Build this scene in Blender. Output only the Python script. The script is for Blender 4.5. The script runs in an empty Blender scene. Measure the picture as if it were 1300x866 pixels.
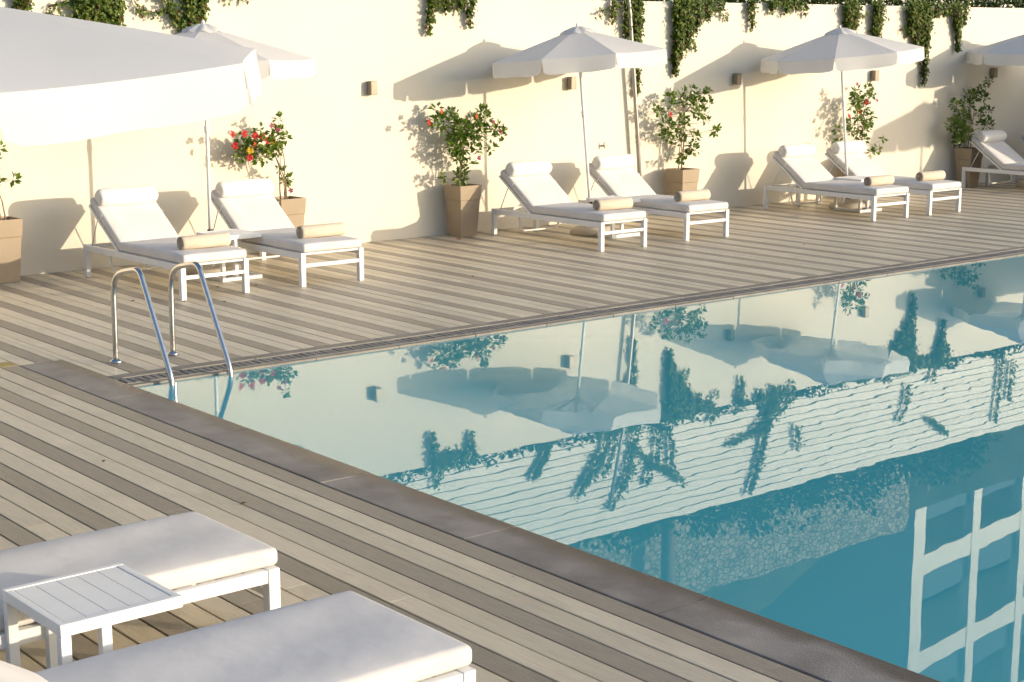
import bpy, bmesh, math, random
from mathutils import Vector, Matrix, noise as mnoise
R=math.radians
S=bpy.context.scene
COL=S.collection
rng=random.Random(7)

# ------------------------------------------------------------------ materials
def new_mat(name):
    m=bpy.data.materials.new(name); m.use_nodes=True
    nt=m.node_tree
    for n in list(nt.nodes): nt.nodes.remove(n)
    return m,nt,nt.nodes,nt.links
def nd(nt,t,**kw):
    n=nt.nodes.new(t)
    for k,v in kw.items():
        if k in n.inputs.keys(): n.inputs[k].default_value=v
        else: setattr(n,k,v)
    return n
def ramp(nt,fac,stops):
    r=nt.nodes.new('ShaderNodeValToRGB'); e=r.color_ramp.elements
    while len(e)<len(stops): e.new(0.5)
    for i,(p,c) in enumerate(stops):
        e[i].position=p; e[i].color=(c[0],c[1],c[2],1) if hasattr(c,'__len__') else (c,c,c,1)
    nt.links.new(fac,r.inputs[0]); return r
def surf(name,col,rough=.6,var=.12,scale=6,bump=0,bscale=60,spec=.4,metal=0,detail=5,island=0,stretch=None,col2=None,stain=0,stain_col=None,stain_scale=1.3,specks=0,wet=None):
    m,nt,N,L=new_mat(name)
    out=nd(nt,'ShaderNodeOutputMaterial'); p=nd(nt,'ShaderNodeBsdfPrincipled')
    p.inputs['Roughness'].default_value=rough; p.inputs['Metallic'].default_value=metal
    p.inputs['Specular IOR Level'].default_value=spec
    tc=nd(nt,'ShaderNodeTexCoord'); vec=tc.outputs['Object']
    if stretch:
        mp=nd(nt,'ShaderNodeMapping'); mp.inputs['Scale'].default_value=stretch; L.new(vec,mp.inputs[0]); vec=mp.outputs[0]
    nz=nd(nt,'ShaderNodeTexNoise'); nz.inputs['Scale'].default_value=scale; nz.inputs['Detail'].default_value=detail
    L.new(vec,nz.inputs['Vector'])
    c2=col2 or [min(1,c*(1+var)) for c in col]
    c1=[c*(1-var) for c in col]
    r=ramp(nt,nz.outputs['Fac'],[(.3,c1),(.7,c2)])
    colout=r.outputs[0]
    if island:
        g=nd(nt,'ShaderNodeNewGeometry')
        mr=nd(nt,'ShaderNodeMapRange'); mr.inputs[3].default_value=1-island; mr.inputs[4].default_value=1+island
        L.new(g.outputs['Random Per Island'],mr.inputs[0])
        mx=nd(nt,'ShaderNodeVectorMath',operation='SCALE'); L.new(colout,mx.inputs[0]); L.new(mr.outputs[0],mx.inputs['Scale'])
        colout=mx.outputs[0]
    if stain:
        n2=nd(nt,'ShaderNodeTexNoise'); n2.inputs['Scale'].default_value=stain_scale; n2.inputs['Detail'].default_value=8; n2.inputs['Roughness'].default_value=.65
        L.new(tc.outputs['Object'],n2.inputs['Vector'])
        r2=ramp(nt,n2.outputs['Fac'],[(.5,0),(.72,stain)])
        mx2=nd(nt,'ShaderNodeMixRGB'); L.new(r2.outputs[0],mx2.inputs[0]); L.new(colout,mx2.inputs[1])
        sc=stain_col or [c*.5 for c in col]; mx2.inputs[2].default_value=(*sc,1)
        colout=mx2.outputs[0]
    if specks:
        n3=nd(nt,'ShaderNodeTexNoise'); n3.inputs['Scale'].default_value=38; n3.inputs['Detail'].default_value=1; L.new(tc.outputs['Object'],n3.inputs['Vector'])
        r3=ramp(nt,n3.outputs['Fac'],[(.77,0),(.80,specks)])
        mx3=nd(nt,'ShaderNodeMixRGB'); L.new(r3.outputs[0],mx3.inputs[0]); L.new(colout,mx3.inputs[1]); mx3.inputs[2].default_value=(.07,.055,.04,1); colout=mx3.outputs[0]
    if wet:
        sx=nd(nt,'ShaderNodeSeparateXYZ'); L.new(tc.outputs['Object'],sx.inputs[0])
        n4=nd(nt,'ShaderNodeTexNoise'); n4.inputs['Scale'].default_value=2.2; n4.inputs['Detail'].default_value=6; L.new(tc.outputs['Object'],n4.inputs['Vector'])
        ma=nd(nt,'ShaderNodeMath',operation='MULTIPLY_ADD'); ma.inputs[1].default_value=.30; L.new(n4.outputs['Fac'],ma.inputs[0]); L.new(sx.outputs[0],ma.inputs[2])
        r4=ramp(nt,ma.outputs[0],[(.0,0),(.10,1)])
        mx4=nd(nt,'ShaderNodeMixRGB'); L.new(r4.outputs[0],mx4.inputs[0]); L.new(colout,mx4.inputs[1]); mx4.inputs[2].default_value=(*wet,1); colout=mx4.outputs[0]
        mr4=nd(nt,'ShaderNodeMapRange'); mr4.inputs[3].default_value=rough; mr4.inputs[4].default_value=.28; L.new(r4.outputs[0],mr4.inputs[0]); L.new(mr4.outputs[0],p.inputs['Roughness'])
    L.new(colout,p.inputs['Base Color'])
    if bump:
        nb=nd(nt,'ShaderNodeTexNoise'); nb.inputs['Scale'].default_value=bscale; nb.inputs['Detail'].default_value=4
        L.new(vec,nb.inputs['Vector'])
        b=nd(nt,'ShaderNodeBump'); b.inputs['Strength'].default_value=bump; b.inputs['Distance'].default_value=.01
        L.new(nb.outputs['Fac'],b.inputs['Height']); L.new(b.outputs[0],p.inputs['Normal'])
    L.new(p.outputs[0],out.inputs[0])
    return m
def leaf_mat(name,cols,trans=.35,rough=.5):
    m,nt,N,L=new_mat(name)
    out=nd(nt,'ShaderNodeOutputMaterial'); p=nd(nt,'ShaderNodeBsdfPrincipled'); p.inputs['Roughness'].default_value=rough
    p.inputs['Specular IOR Level'].default_value=.35
    g=nd(nt,'ShaderNodeNewGeometry')
    k=len(cols)-1
    r=ramp(nt,g.outputs['Random Per Island'],[(i/k,c) for i,c in enumerate(cols)])
    L.new(r.outputs[0],p.inputs['Base Color'])
    t=nd(nt,'ShaderNodeBsdfTranslucent'); 
    mxc=nd(nt,'ShaderNodeVectorMath',operation='MULTIPLY'); mxc.inputs[1].default_value=(1.3,1.35,.6); L.new(r.outputs[0],mxc.inputs[0]); L.new(mxc.outputs[0],t.inputs[0])
    mx=nd(nt,'ShaderNodeMixShader'); mx.inputs[0].default_value=trans
    L.new(p.outputs[0],mx.inputs[1]); L.new(t.outputs[0],mx.inputs[2]); L.new(mx.outputs[0],out.inputs[0])
    return m
def cloth_mat(name,col,trans=.2,weave=500,rough=.85,var=.04):
    m,nt,N,L=new_mat(name)
    out=nd(nt,'ShaderNodeOutputMaterial'); p=nd(nt,'ShaderNodeBsdfPrincipled'); p.inputs['Roughness'].default_value=rough
    p.inputs['Specular IOR Level'].default_value=.15
    tc=nd(nt,'ShaderNodeTexCoord')
    nz=nd(nt,'ShaderNodeTexNoise'); nz.inputs['Scale'].default_value=3.5; nz.inputs['Detail'].default_value=6
    L.new(tc.outputs['Object'],nz.inputs['Vector'])
    r=ramp(nt,nz.outputs['Fac'],[(.35,[c*(1-var) for c in col]),(.65,[min(1,c*(1+var)) for c in col])])
    L.new(r.outputs[0],p.inputs['Base Color'])
    nb=nd(nt,'ShaderNodeTexNoise'); nb.inputs['Scale'].default_value=weave; L.new(tc.outputs['Object'],nb.inputs['Vector'])
    nw=nd(nt,'ShaderNodeTexNoise'); nw.inputs['Scale'].default_value=7; nw.inputs['Detail'].default_value=3; L.new(tc.outputs['Object'],nw.inputs['Vector'])
    b=nd(nt,'ShaderNodeBump'); b.inputs['Strength'].default_value=.18; b.inputs['Distance'].default_value=.002; L.new(nb.outputs['Fac'],b.inputs['Height'])
    b2=nd(nt,'ShaderNodeBump'); b2.inputs['Strength'].default_value=.2; b2.inputs['Distance'].default_value=.02; L.new(nw.outputs['Fac'],b2.inputs['Height']); L.new(b.outputs[0],b2.inputs['Normal'])
    L.new(b2.outputs[0],p.inputs['Normal'])
    if trans:
        t=nd(nt,'ShaderNodeBsdfTranslucent'); t.inputs[0].default_value=(*col,1)
        mx=nd(nt,'ShaderNodeMixShader'); mx.inputs[0].default_value=trans
        L.new(p.outputs[0],mx.inputs[1]); L.new(t.outputs[0],mx.inputs[2]); L.new(mx.outputs[0],out.inputs[0])
    else: L.new(p.outputs[0],out.inputs[0])
    return m
M={}
M['wall']=surf('cream_plaster',(.70,.65,.55),rough=.9,var=.03,scale=.8,bump=.2,bscale=28,spec=.15,stain=.16,stain_col=(.62,.55,.43),stain_scale=.7)
M['deck_light']=surf('deck_board_sand',(.625,.54,.40),rough=.42,var=.10,scale=9,bump=.35,bscale=55,spec=.45,island=.09,stretch=(9,.5,1),stain=.35,stain_col=(.36,.30,.22),stain_scale=1.1,specks=.7)
M['deck_dark']=surf('deck_board_grey',(.315,.268,.205),rough=.42,var=.12,scale=9,bump=.4,bscale=55,spec=.45,island=.08,stretch=(9,.5,1),stain=.3,stain_col=(.30,.265,.21),stain_scale=1.4,specks=.5)
M['deck_base']=surf('deck_underside',(.025,.02,.015),rough=.9,spec=.1)
M['stone']=surf('wet_coping_stone',(.26,.232,.205),rough=.5,var=.3,scale=2.6,bump=.3,bscale=120,spec=.4,island=.1,stain=.75,stain_col=(.13,.11,.10),stain_scale=2.0,wet=(.075,.06,.048))
M['stone_edge']=surf('overflow_stone',(.23,.21,.18),rough=.6,var=.22,scale=3.5,bump=.3,bscale=120,spec=.35,island=.1,stain=.6,stain_col=(.36,.31,.22),stain_scale=1.6)
M['grate']=surf('grate_grey',(.20,.19,.175),rough=.6,var=.15,scale=5,island=.12)
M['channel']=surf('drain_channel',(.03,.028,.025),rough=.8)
M['tile']=surf('pool_tile',(.10,.40,.46),rough=.35,var=.1,scale=9)
M['frame']=surf('white_powder_coat',(.78,.78,.77),rough=.38,var=.02,scale=12,spec=.4,bump=.04,bscale=300)
M['cushion']=cloth_mat('off_white_cushion',(.655,.63,.605),trans=0,var=.05)
M['pillow']=cloth_mat('white_bolster',(.76,.74,.71),trans=0,var=.03)
M['canopy']=cloth_mat('white_canvas',(.90,.895,.885),trans=.56,var=.015)
M['towel']=cloth_mat('beige_towel',(.60,.52,.41),trans=0,weave=260,var=.12)
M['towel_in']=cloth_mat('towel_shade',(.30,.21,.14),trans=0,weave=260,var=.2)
M['steel']=surf('brushed_steel',(.62,.60,.57),rough=.2,var=.08,scale=4,metal=1,stretch=(1,1,8))
M['pole_steel']=surf('dull_steel',(.36,.34,.32),rough=.45,var=.12,scale=4,metal=.5)
M['black']=surf('black_plastic',(.02,.02,.02),rough=.5)
M['base']=surf('umbrella_base_resin',(.55,.48,.38),rough=.7,var=.06,scale=8,bump=.2,bscale=90)
M['pot']=surf('taupe_planter',(.33,.26,.18),rough=.6,var=.06,scale=5,bump=.1,bscale=120)
M['soil']=surf('soil',(.05,.035,.025),rough=.95,var=.4,scale=40,bump=.8,bscale=50)
M['stem']=surf('woody_stem',(.22,.155,.09),rough=.8,var=.25,scale=20)
M['leaf']=leaf_mat('hibiscus_leaf',[(.045,.105,.014),(.09,.165,.02),(.15,.22,.03),(.065,.13,.016),(.21,.26,.045)],trans=.3,rough=.38)
M['ivy']=leaf_mat('ivy_leaf',[(.04,.085,.016),(.08,.135,.02),(.14,.19,.025),(.06,.11,.017),(.19,.23,.035),(.05,.09,.014)],trans=.3)
M['ivy_red']=leaf_mat('ivy_tip_leaf',[(.11,.05,.02),(.07,.06,.02),(.16,.09,.03),(.09,.045,.025)],trans=.25)
M['hedge']=leaf_mat('hedge_leaf',[(.02,.045,.01),(.045,.08,.014),(.03,.06,.012),(.07,.11,.02)],trans=.2)
M['tree_leaf']=leaf_mat('tree_leaf',[(.02,.04,.012),(.04,.065,.016),(.03,.05,.014),(.055,.085,.02)],trans=.2)
M['bark']=surf('bark',(.12,.09,.065),rough=.9,var=.35,scale=14,bump=.8,bscale=25)
M['petal_red']=leaf_mat('red_petal',[(.38,.012,.02),(.50,.02,.03)],trans=.3)
M['petal_yellow']=leaf_mat('yellow_petal',[(.60,.38,.02),(.65,.42,.04)],trans=.3)
M['petal_orange']=leaf_mat('orange_petal',[(.60,.10,.03),(.55,.15,.04)],trans=.3)
M['petal_pink']=leaf_mat('pink_petal',[(.45,.06,.15),(.32,.05,.16)],trans=.3)
M['lamp']=surf('wall_light_taupe',(.24,.20,.15),rough=.45,var=.05,metal=.2)
M['slat']=surf('white_slat',(.74,.72,.66),rough=.6,var=.04,scale=3,island=.05,stretch=(.4,1,4))
M['dark']=surf('shadow_board',(.06,.055,.045),rough=.9)
M['hotel']=surf('hotel_white_render',(.80,.78,.72),rough=.85,var=.03,scale=1)
M['hotel_in']=surf('balcony_wall',(.16,.15,.13),rough=.8,var=.08)
M['hill']=surf('scrub_ground',(.045,.05,.028),rough=.95,var=.5,scale=.9,detail=10,bump=1,bscale=4)
M['ground']=surf('dry_ground',(.16,.13,.09),rough=.95,var=.3,scale=.5,detail=8)
M['wood']=surf('weathered_wood',(.16,.12,.085),rough=.8,var=.25,scale=10,stretch=(6,6,.6))
M['deck_yellow']=surf('yellowed_board',(.38,.29,.10),rough=.6,var=.12,scale=9,bump=.3,bscale=55,stretch=(9,.5,1))
def glass_mat():
    m,nt,N,L=new_mat('balcony_glass')
    out=nd(nt,'ShaderNodeOutputMaterial'); p=nd(nt,'ShaderNodeBsdfPrincipled')
    p.inputs['Base Color'].default_value=(.05,.07,.08,1); p.inputs['Roughness'].default_value=.06; p.inputs['Specular IOR Level'].default_value=.5
    L.new(p.outputs[0],out.inputs[0]); return m
M['glass']=glass_mat()
def stone_wall_mat():
    m,nt,N,L=new_mat('rubble_stone')
    out=nd(nt,'ShaderNodeOutputMaterial'); p=nd(nt,'ShaderNodeBsdfPrincipled'); p.inputs['Roughness'].default_value=.9
    tc=nd(nt,'ShaderNodeTexCoord')
    v=nd(nt,'ShaderNodeTexVoronoi'); v.inputs['Scale'].default_value=6.2; v.inputs['Randomness'].default_value=.9
    v2=nd(nt,'ShaderNodeTexVoronoi',feature='DISTANCE_TO_EDGE'); v2.inputs['Scale'].default_value=6.2; v2.inputs['Randomness'].default_value=.9
    mp=nd(nt,'ShaderNodeMapping'); mp.inputs['Scale'].default_value=(1,1,1.5); L.new(tc.outputs['Object'],mp.inputs[0])
    L.new(mp.outputs[0],v.inputs['Vector']); L.new(mp.outputs[0],v2.inputs['Vector'])
    r=ramp(nt,v.outputs['Color'],[(.1,(.20,.185,.15)),(.5,(.26,.24,.195)),(.9,(.34,.315,.26))])
    r2=ramp(nt,v2.outputs['Distance'],[(.0,.45),(.10,1)])
    mx=nd(nt,'ShaderNodeMixRGB',blend_type='MULTIPLY'); mx.inputs[0].default_value=1; L.new(r.outputs[0],mx.inputs[1]); L.new(r2.outputs[0],mx.inputs[2])
    L.new(mx.outputs[0],p.inputs['Base Color'])
    b=nd(nt,'ShaderNodeBump'); b.inputs['Strength'].default_value=.9; b.inputs['Distance'].default_value=.05; L.new(r2.outputs[0],b.inputs['Height']); L.new(b.outputs[0],p.inputs['Normal'])
    L.new(p.outputs[0],out.inputs[0]); return m
M['rubble']=stone_wall_mat()
def water_mat():
    m,nt,N,L=new_mat('pool_water')
    out=nd(nt,'ShaderNodeOutputMaterial')
    tc=nd(nt,'ShaderNodeTexCoord')
    mp=nd(nt,'ShaderNodeMapping'); mp.inputs['Scale'].default_value=(.8,.8,1); L.new(tc.outputs['Object'],mp.inputs[0])
    n1=nd(nt,'ShaderNodeTexNoise'); n1.inputs['Scale'].default_value=4.2; n1.inputs['Detail'].default_value=1.2; L.new(mp.outputs[0],n1.inputs['Vector'])
    b=nd(nt,'ShaderNodeBump'); b.inputs['Strength'].default_value=WATER_BUMP; b.inputs['Distance'].default_value=.012; L.new(n1.outputs['Fac'],b.inputs['Height'])
    fr=nd(nt,'ShaderNodeFresnel'); fr.inputs['IOR'].default_value=WATER_IOR; L.new(b.outputs[0],fr.inputs['Normal'])
    gl=nd(nt,'ShaderNodeBsdfGlossy'); gl.inputs['Roughness'].default_value=.0; gl.inputs[0].default_value=(.97,.99,.98,1); L.new(b.outputs[0],gl.inputs['Normal'])
    tr=nd(nt,'ShaderNodeBsdfTransparent'); tr.inputs[0].default_value=(.62,.90,.92,1)
    df=nd(nt,'ShaderNodeBsdfDiffuse'); df.inputs[0].default_value=WATER_COL
    mb=nd(nt,'ShaderNodeMixShader'); mb.inputs[0].default_value=.82
    L.new(tr.outputs[0],mb.inputs[1]); L.new(df.outputs[0],mb.inputs[2])
    mx=nd(nt,'ShaderNodeMixShader'); mf=nd(nt,'ShaderNodeMath',operation='MULTIPLY',use_clamp=True); mf.inputs[1].default_value=WATER_GAIN; L.new(fr.outputs[0],mf.inputs[0]); L.new(mf.outputs[0],mx.inputs[0]); L.new(mb.outputs[0],mx.inputs[1]); L.new(gl.outputs[0],mx.inputs[2])
    L.new(mx.outputs[0],out.inputs[0]); return m
WATER_BUMP=.018; WATER_IOR=1.6; WATER_GAIN=1.12; WATER_COL=(.08,.45,.535,1)
M['water']=water_mat()

# ------------------------------------------------------------------ mesh helper
class MB:
    def __init__(s): s.v=[]; s.f=[]; s.mi=[]; s.mats=[]; s.cur=0; s.sm=[]
    def mat(s,m):
        if m not in s.mats: s.mats.append(m)
        s.cur=s.mats.index(m); return s
    def face(s,idx,smooth=False): s.f.append(tuple(idx)); s.mi.append(s.cur); s.sm.append(smooth)
    def box(s,x0,x1,y0,y1,z0,z1):
        b=len(s.v)
        s.v+=[(x0,y0,z0),(x1,y0,z0),(x1,y1,z0),(x0,y1,z0),(x0,y0,z1),(x1,y0,z1),(x1,y1,z1),(x0,y1,z1)]
        for q in ((0,3,2,1),(4,5,6,7),(0,1,5,4),(1,2,6,5),(2,3,7,6),(3,0,4,7)): s.face([b+i for i in q])
        return s
    def hexa(s,bot,top):
        b=len(s.v); s.v+=[tuple(p) for p in bot]+[tuple(p) for p in top]
        for q in ((0,3,2,1),(4,5,6,7),(0,1,5,4),(1,2,6,5),(2,3,7,6),(3,0,4,7)): s.face([b+i for i in q])
        return s
    def tube(s,pts,r,n=10,caps=True):
        pts=[Vector(p) for p in pts]; k=len(pts)
        rs=r if hasattr(r,'__len__') else [r]*k
        t0=(pts[1]-pts[0]).normalized()
        a=Vector((0,0,1)) if abs(t0.z)<.9 else Vector((1,0,0))
        u=t0.cross(a).normalized(); b0=len(s.v)
        for i,p in enumerate(pts):
            t=(pts[min(i+1,k-1)]-pts[max(i-1,0)]).normalized()
            u=(u-t*u.dot(t)).normalized(); w=t.cross(u)
            for j in range(n):
                an=2*math.pi*j/n; q=p+(u*math.cos(an)+w*math.sin(an))*rs[i]; s.v.append(tuple(q))
        for i in range(k-1):
            for j in range(n):
                s.face([b0+i*n+j,b0+i*n+(j+1)%n,b0+(i+1)*n+(j+1)%n,b0+(i+1)*n+j],True)
        if caps:
            s.face([b0+j for j in range(n-1,-1,-1)]); s.face([b0+(k-1)*n+j for j in range(n)])
        return s
    def lathe(s,prof,n=24,cx=0,cy=0,smooth=True):
        b0=len(s.v)
        for r,z in prof:
            for j in range(n):
                a=2*math.pi*j/n; s.v.append((cx+r*math.cos(a),cy+r*math.sin(a),z))
        for i in range(len(prof)-1):
            for j in range(n):
                s.face([b0+i*n+j,b0+i*n+(j+1)%n,b0+(i+1)*n+(j+1)%n,b0+(i+1)*n+j],smooth)
        s.face([b0+j for j in range(n-1,-1,-1)]); s.face([b0+(len(prof)-1)*n+j for j in range(n)])
        return s
    def leaf(s,p,size,d,up,wid=.5,fold=.25):
        # pointed leaf: base, two sides, tip, folded along the midrib
        d=d.normalized(); sd=d.cross(up)
        if sd.length<1e-4: sd=d.cross(Vector((1,0,0)))
        sd.normalize(); nn=sd.cross(d)
        b=len(s.v); w=size*wid*.5
        s.v+=[tuple(p),tuple(p+d*size*.45+sd*w+nn*size*fold*.3),tuple(p+d*size-nn*size*.08),tuple(p+d*size*.45-sd*w+nn*size*fold*.3)]
        s.face([b,b+1,b+2]); s.face([b,b+2,b+3])
    def build(s,name,m=None,parent=None,bevel=0,segs=2,solid=0,subsurf=0,weighted=False):
        me=bpy.data.meshes.new(name); me.from_pydata(s.v,[],s.f)
        mats=s.mats or [m]
        for q in mats: me.materials.append(q)
        me.polygons.foreach_set('material_index',s.mi); me.polygons.foreach_set('use_smooth',s.sm)
        me.update()
        o=bpy.data.objects.new(name,me); COL.objects.link(o)
        if parent is not None: o.parent=parent
        if solid:
            md=o.modifiers.new('solid','SOLIDIFY'); md.thickness=solid; md.offset=0
            es=o.modifiers.new('split','EDGE_SPLIT'); es.split_angle=R(45)
        if bevel:
            md=o.modifiers.new('bevel','BEVEL'); md.width=bevel; md.segments=segs; md.limit_method='ANGLE'; md.angle_limit=R(40); md.harden_normals=False
            if segs>1: me.polygons.foreach_set('use_smooth',[True]*len(me.polygons)); 
            w=o.modifiers.new('wn','WEIGHTED_NORMAL'); w.keep_sharp=True
        if subsurf:
            md=o.modifiers.new('sub','SUBSURF'); md.levels=subsurf; md.render_levels=subsurf
        return o
def tag(o,label=None,cat=None,group=None,kind=None):
    if label: o['label']=label
    if cat: o['category']=cat
    if group: o['group']=group
    if kind: o['kind']=kind
    return o
def thing(name,label,cat,loc=(0,0,0),rz=0,group=None):
    o=bpy.data.objects.new(name,None); COL.objects.link(o); o.empty_display_size=.2
    o.location=loc; o.rotation_euler=(0,0,rz); return tag(o,label,cat,group)
def copy_tree(o,parent=None):
    c=o.copy(); COL.objects.link(c)
    if parent is not None: c.parent=parent
    for ch in list(o.children): copy_tree(ch,c)
    return c
def rbox(x0,x1,y0,y1,z0,z1,nx=10,ny=10,puff=.01,sag=0):
    # cushion block: gridded top and bottom for puff, rounded later by bevel
    b=MB()
    def P(i,j,top):
        u=i/nx; v=j/ny; e=(1-(2*u-1)**4)*(1-(2*v-1)**4)
        z=(z1+puff*e) if top else z0
        k=.006*math.sin(7*u+3*v)*(1 if top else 0)*e
        return (x0+(x1-x0)*u,y0+(y1-y0)*v,z+k)
    for top in (0,1):
        b0=len(b.v)
        for j in range(ny+1):
            for i in range(nx+1): b.v.append(P(i,j,top))
        for j in range(ny):
            for i in range(nx):
                q=[b0+j*(nx+1)+i,b0+j*(nx+1)+i+1,b0+(j+1)*(nx+1)+i+1,b0+(j+1)*(nx+1)+i]
                b.face(q if top else q[::-1],True)
    n=(nx+1)*(ny+1)
    for i in range(nx):
        b.face([i,i+1,n+i+1,n+i],True); k=ny*(nx+1); b.face([k+i+1,k+i,n+k+i,n+k+i+1],True)
    for j in range(ny):
        a=j*(nx+1);c=(j+1)*(nx+1); b.face([c,a,n+a,n+c],True); b.face([a+nx,c+nx,n+c+nx,n+a+nx],True)
    return b
# ------------------------------------------------------------------ setting
WY=5.72            # face of the cream wall
WZ=-.022            # water level
PX1,PY0=18.0,-12.5 # pool far right end, pool near end
st=lambda o: tag(o,kind='structure')
g=MB(); g.v=[(-300,-300,-1.9),(300,-300,-1.9),(300,300,-1.9),(-300,300,-1.9)]; g.face((0,1,2,3)); st(g.build('ground',M['ground']))
# pool shell: five inward faces
g=MB(); x0,x1,y0,y1,zb,zt=-.02,PX1,PY0,.02,-1.45,-.02
g.v=[(x0,y0,zb),(x1,y0,zb),(x1,y1,zb),(x0,y1,zb),(x0,y0,zt),(x1,y0,zt),(x1,y1,zt),(x0,y1,zt)]
for q in ((0,1,2,3),(0,4,5,1),(1,5,6,2),(2,6,7,3),(3,7,4,0)): g.face(q)
st(g.build('pool_shell',M['tile']))
g=MB(); g.v=[(x0+.01,y0,WZ),(x1,y0,WZ),(x1,y1-.01,WZ),(x0+.01,y1-.01,WZ)]; g.face((0,1,2,3)); st(g.build('pool_water',M['water']))
# deck: separate boards with real gaps
PITCH=.1365; GAP=.009
def deck(name,x0,x1,y0,y1,phase,per=3,period=None):
    b=MB(); r=random.Random(name)
    k0=math.floor((x0-phase)/PITCH)-1
    k=k0
    while True:
        a=phase+(k-.5)*PITCH+GAP/2; c=a+PITCH-GAP
        k+=1
        if a>=x1: break
        a2,c2=max(a,x0),min(c,x1)
        if c2-a2<.02: continue
        b.mat(M['deck_dark'] if (k-1)%3==0 else M['deck_light'])
        y=y0; first=r.uniform(1.2,3.6); dz=r.uniform(-.0012,.0012)
        while y<y1-.01:
            L=first if y==y0 else 3.6
            ye=min(y+L,y1)
            if y1-ye<.4: ye=y1
            b.box(a2,c2,y,ye-(.0012 if ye<y1 else 0),-.028,dz); y=ye
    o=b.build(name); md=o.modifiers.new('bevel','BEVEL'); md.width=.0025; md.segments=1; md.limit_method='ANGLE'
    return st(o)
deck('near_deck',-13,-.347,-17,1.19,-.011)
deck('wall_deck',.003,PX1+.3,.385,WY,-.139)
deck('left_deck',-13,.0,1.192,WY,-.139)
deck('end_deck',PX1+.35,31,-14,.385,-.139); deck('end_wall_deck',PX1+.303,31,.387,WY,-.139)
g=MB(); g.box(-13,-.03,-17,WY,-.16,-.085); g.box(-.03,31,.39,WY,-.16,-.085); g.box(PX1+.3,31,-14,.385,-.16,-.085); st(g.build('deck_base',M['deck_base']))
# near coping slabs along the x=0 pool side (jointed), and the far border with its overflow grate
g=MB(); r=random.Random(3)
ys=[-12.5]
for v in (-11.3,-9.9,-8.55,-7.2,-5.82,-4.44,-3.1,-1.72,-.35,1.185): ys.append(v)
for a,c in zip(ys[:-1],ys[1:]): g.box(-.344,.0,a+.003,c-.001,-.06,.002+r.uniform(-.001,.001))
o=g.build('pool_coping',M['stone']); md=o.modifiers.new('bevel','BEVEL'); md.width=.006; md.segments=2; st(o)
g=MB(); x=.004
while x<PX1:
    L=min(1.2,PX1+.3-x)
    g.box(x,x+L-.004,.255,.38,-.06,.001+r.uniform(-.001,.001)); x+=1.2
x=.004
while x<PX1:
    L=min(.8,PX1-x)
    g.box(x,x+L-.004,.0,.062,-.075,-.006+r.uniform(-.002,.001)); x+=.8
o=g.build('pool_border',M['stone_edge']); md=o.modifiers.new('bevel','BEVEL'); md.width=.005; md.segments=2; st(o)
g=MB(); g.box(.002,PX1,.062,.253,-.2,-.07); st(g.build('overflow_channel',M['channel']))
g=MB(); x=.03
g.box(.004,PX1,.066,.082,-.04,-.004); g.box(.004,PX1,.234,.25,-.04,-.004)
while x<PX1-.02:
    g.box(x,x+.046,.083,.233,-.036,-.004+r.uniform(-.0015,.001)); x+=.0625
st(g.build('overflow_grate',M['grate']))
g=MB(); g.box(PX1,PX1+.34,PY0,-.002,-.06,.002); o=g.build('end_coping',M['stone']); st(o)
# terrain behind the wall
def hz(x,y):
    n=mnoise.noise(Vector((x*.12,y*.12,1.7)))
    if y<8.6: z=2.72
    elif y<12.0: z=5.2+ (y-8.6)*.26
    elif y<12.4: z=6.1
    else:
        z=9.0
        ys_=14 if x<29 else 14+min(1,(x-29)/3)*12
        if y>ys_: z+= (y-ys_)*1.0
        z+=n*.5
    return z
g=MB(); xs=[-30+2*i for i in range(76)]; yy=[5.98,8.55,8.65,10.3,11.95,12.3,12.5,14,15.5,17,19,21,23,25,27,29,31,34,37,40,44,48,55]
for y in yy:
    for x in xs: g.v.append((x,y,hz(x,y)))
nx=len(xs)
for j in range(len(yy)-1):
    for i in range(nx-1): g.face((j*nx+i,j*nx+i+1,(j+1)*nx+i+1,(j+1)*nx+i),True)
st(g.build('hillside',M['hill']))

# ------------------------------------------------------------------ walls
g=MB(); g.box(-14,31,WY,WY+.25,-.1,2.97)
w=g.build('garden_wall',M['wall'],bevel=.012); tag(w,'tall plain cream plastered wall running behind all the sun loungers','wall')
sw=thing('slat_wall','white wall of long horizontal boards on the terrace above, overgrown with climbers','wall',(14,8.5,2.7))
g=MB(); r=random.Random(5); z=.02
while z<2.92:
    x=-14
    while x<18:
        L=min(r.uniform(7,11),18-x); g.box(x,x+L-.004,-.03+r.uniform(-.004,.004),.0,z,z+.122); x+=L
    z+=.137
g.build('board_face',M['slat'],sw)
g=MB(); g.box(-14,18,.005,.12,0,2.96); g.build('backing',M['dark'],sw)
rb=MB(); 
nx_,nz_=120,30
for j in range(nz_+1):
    for i in range(nx_+1):
        x=11+i*15/nx_; z=6.2+j*3.0/nz_
        top=.18*mnoise.noise(Vector((x*.8,3,0)))
        d=.08*mnoise.noise(Vector((x*2.2,z*3,5)))
        rb.v.append((x,12.2+d,z+(top*j/nz_)))
for j in range(nz_):
    for i in range(nx_): rb.face((j*(nx_+1)+i,j*(nx_+1)+i+1,(j+1)*(nx_+1)+i+1,(j+1)*(nx_+1)+i),True)
o=rb.build('rubble_wall',M['rubble'],solid=.5); o.modifiers['solid'].offset=-1
tag(o,'rough rubble stone retaining wall on the hillside above the white boards','stone wall')
g=MB(); g.tube([(0,0,0),(.02,0,1.6),(0,0,3.1)],[.17,.15,.14],12); o=g.build('timber_post',M['wood']); o.location=(17.3,11.7,6.0); tag(o,'thick dark timber post standing in front of the rubble stone wall','post')
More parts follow.
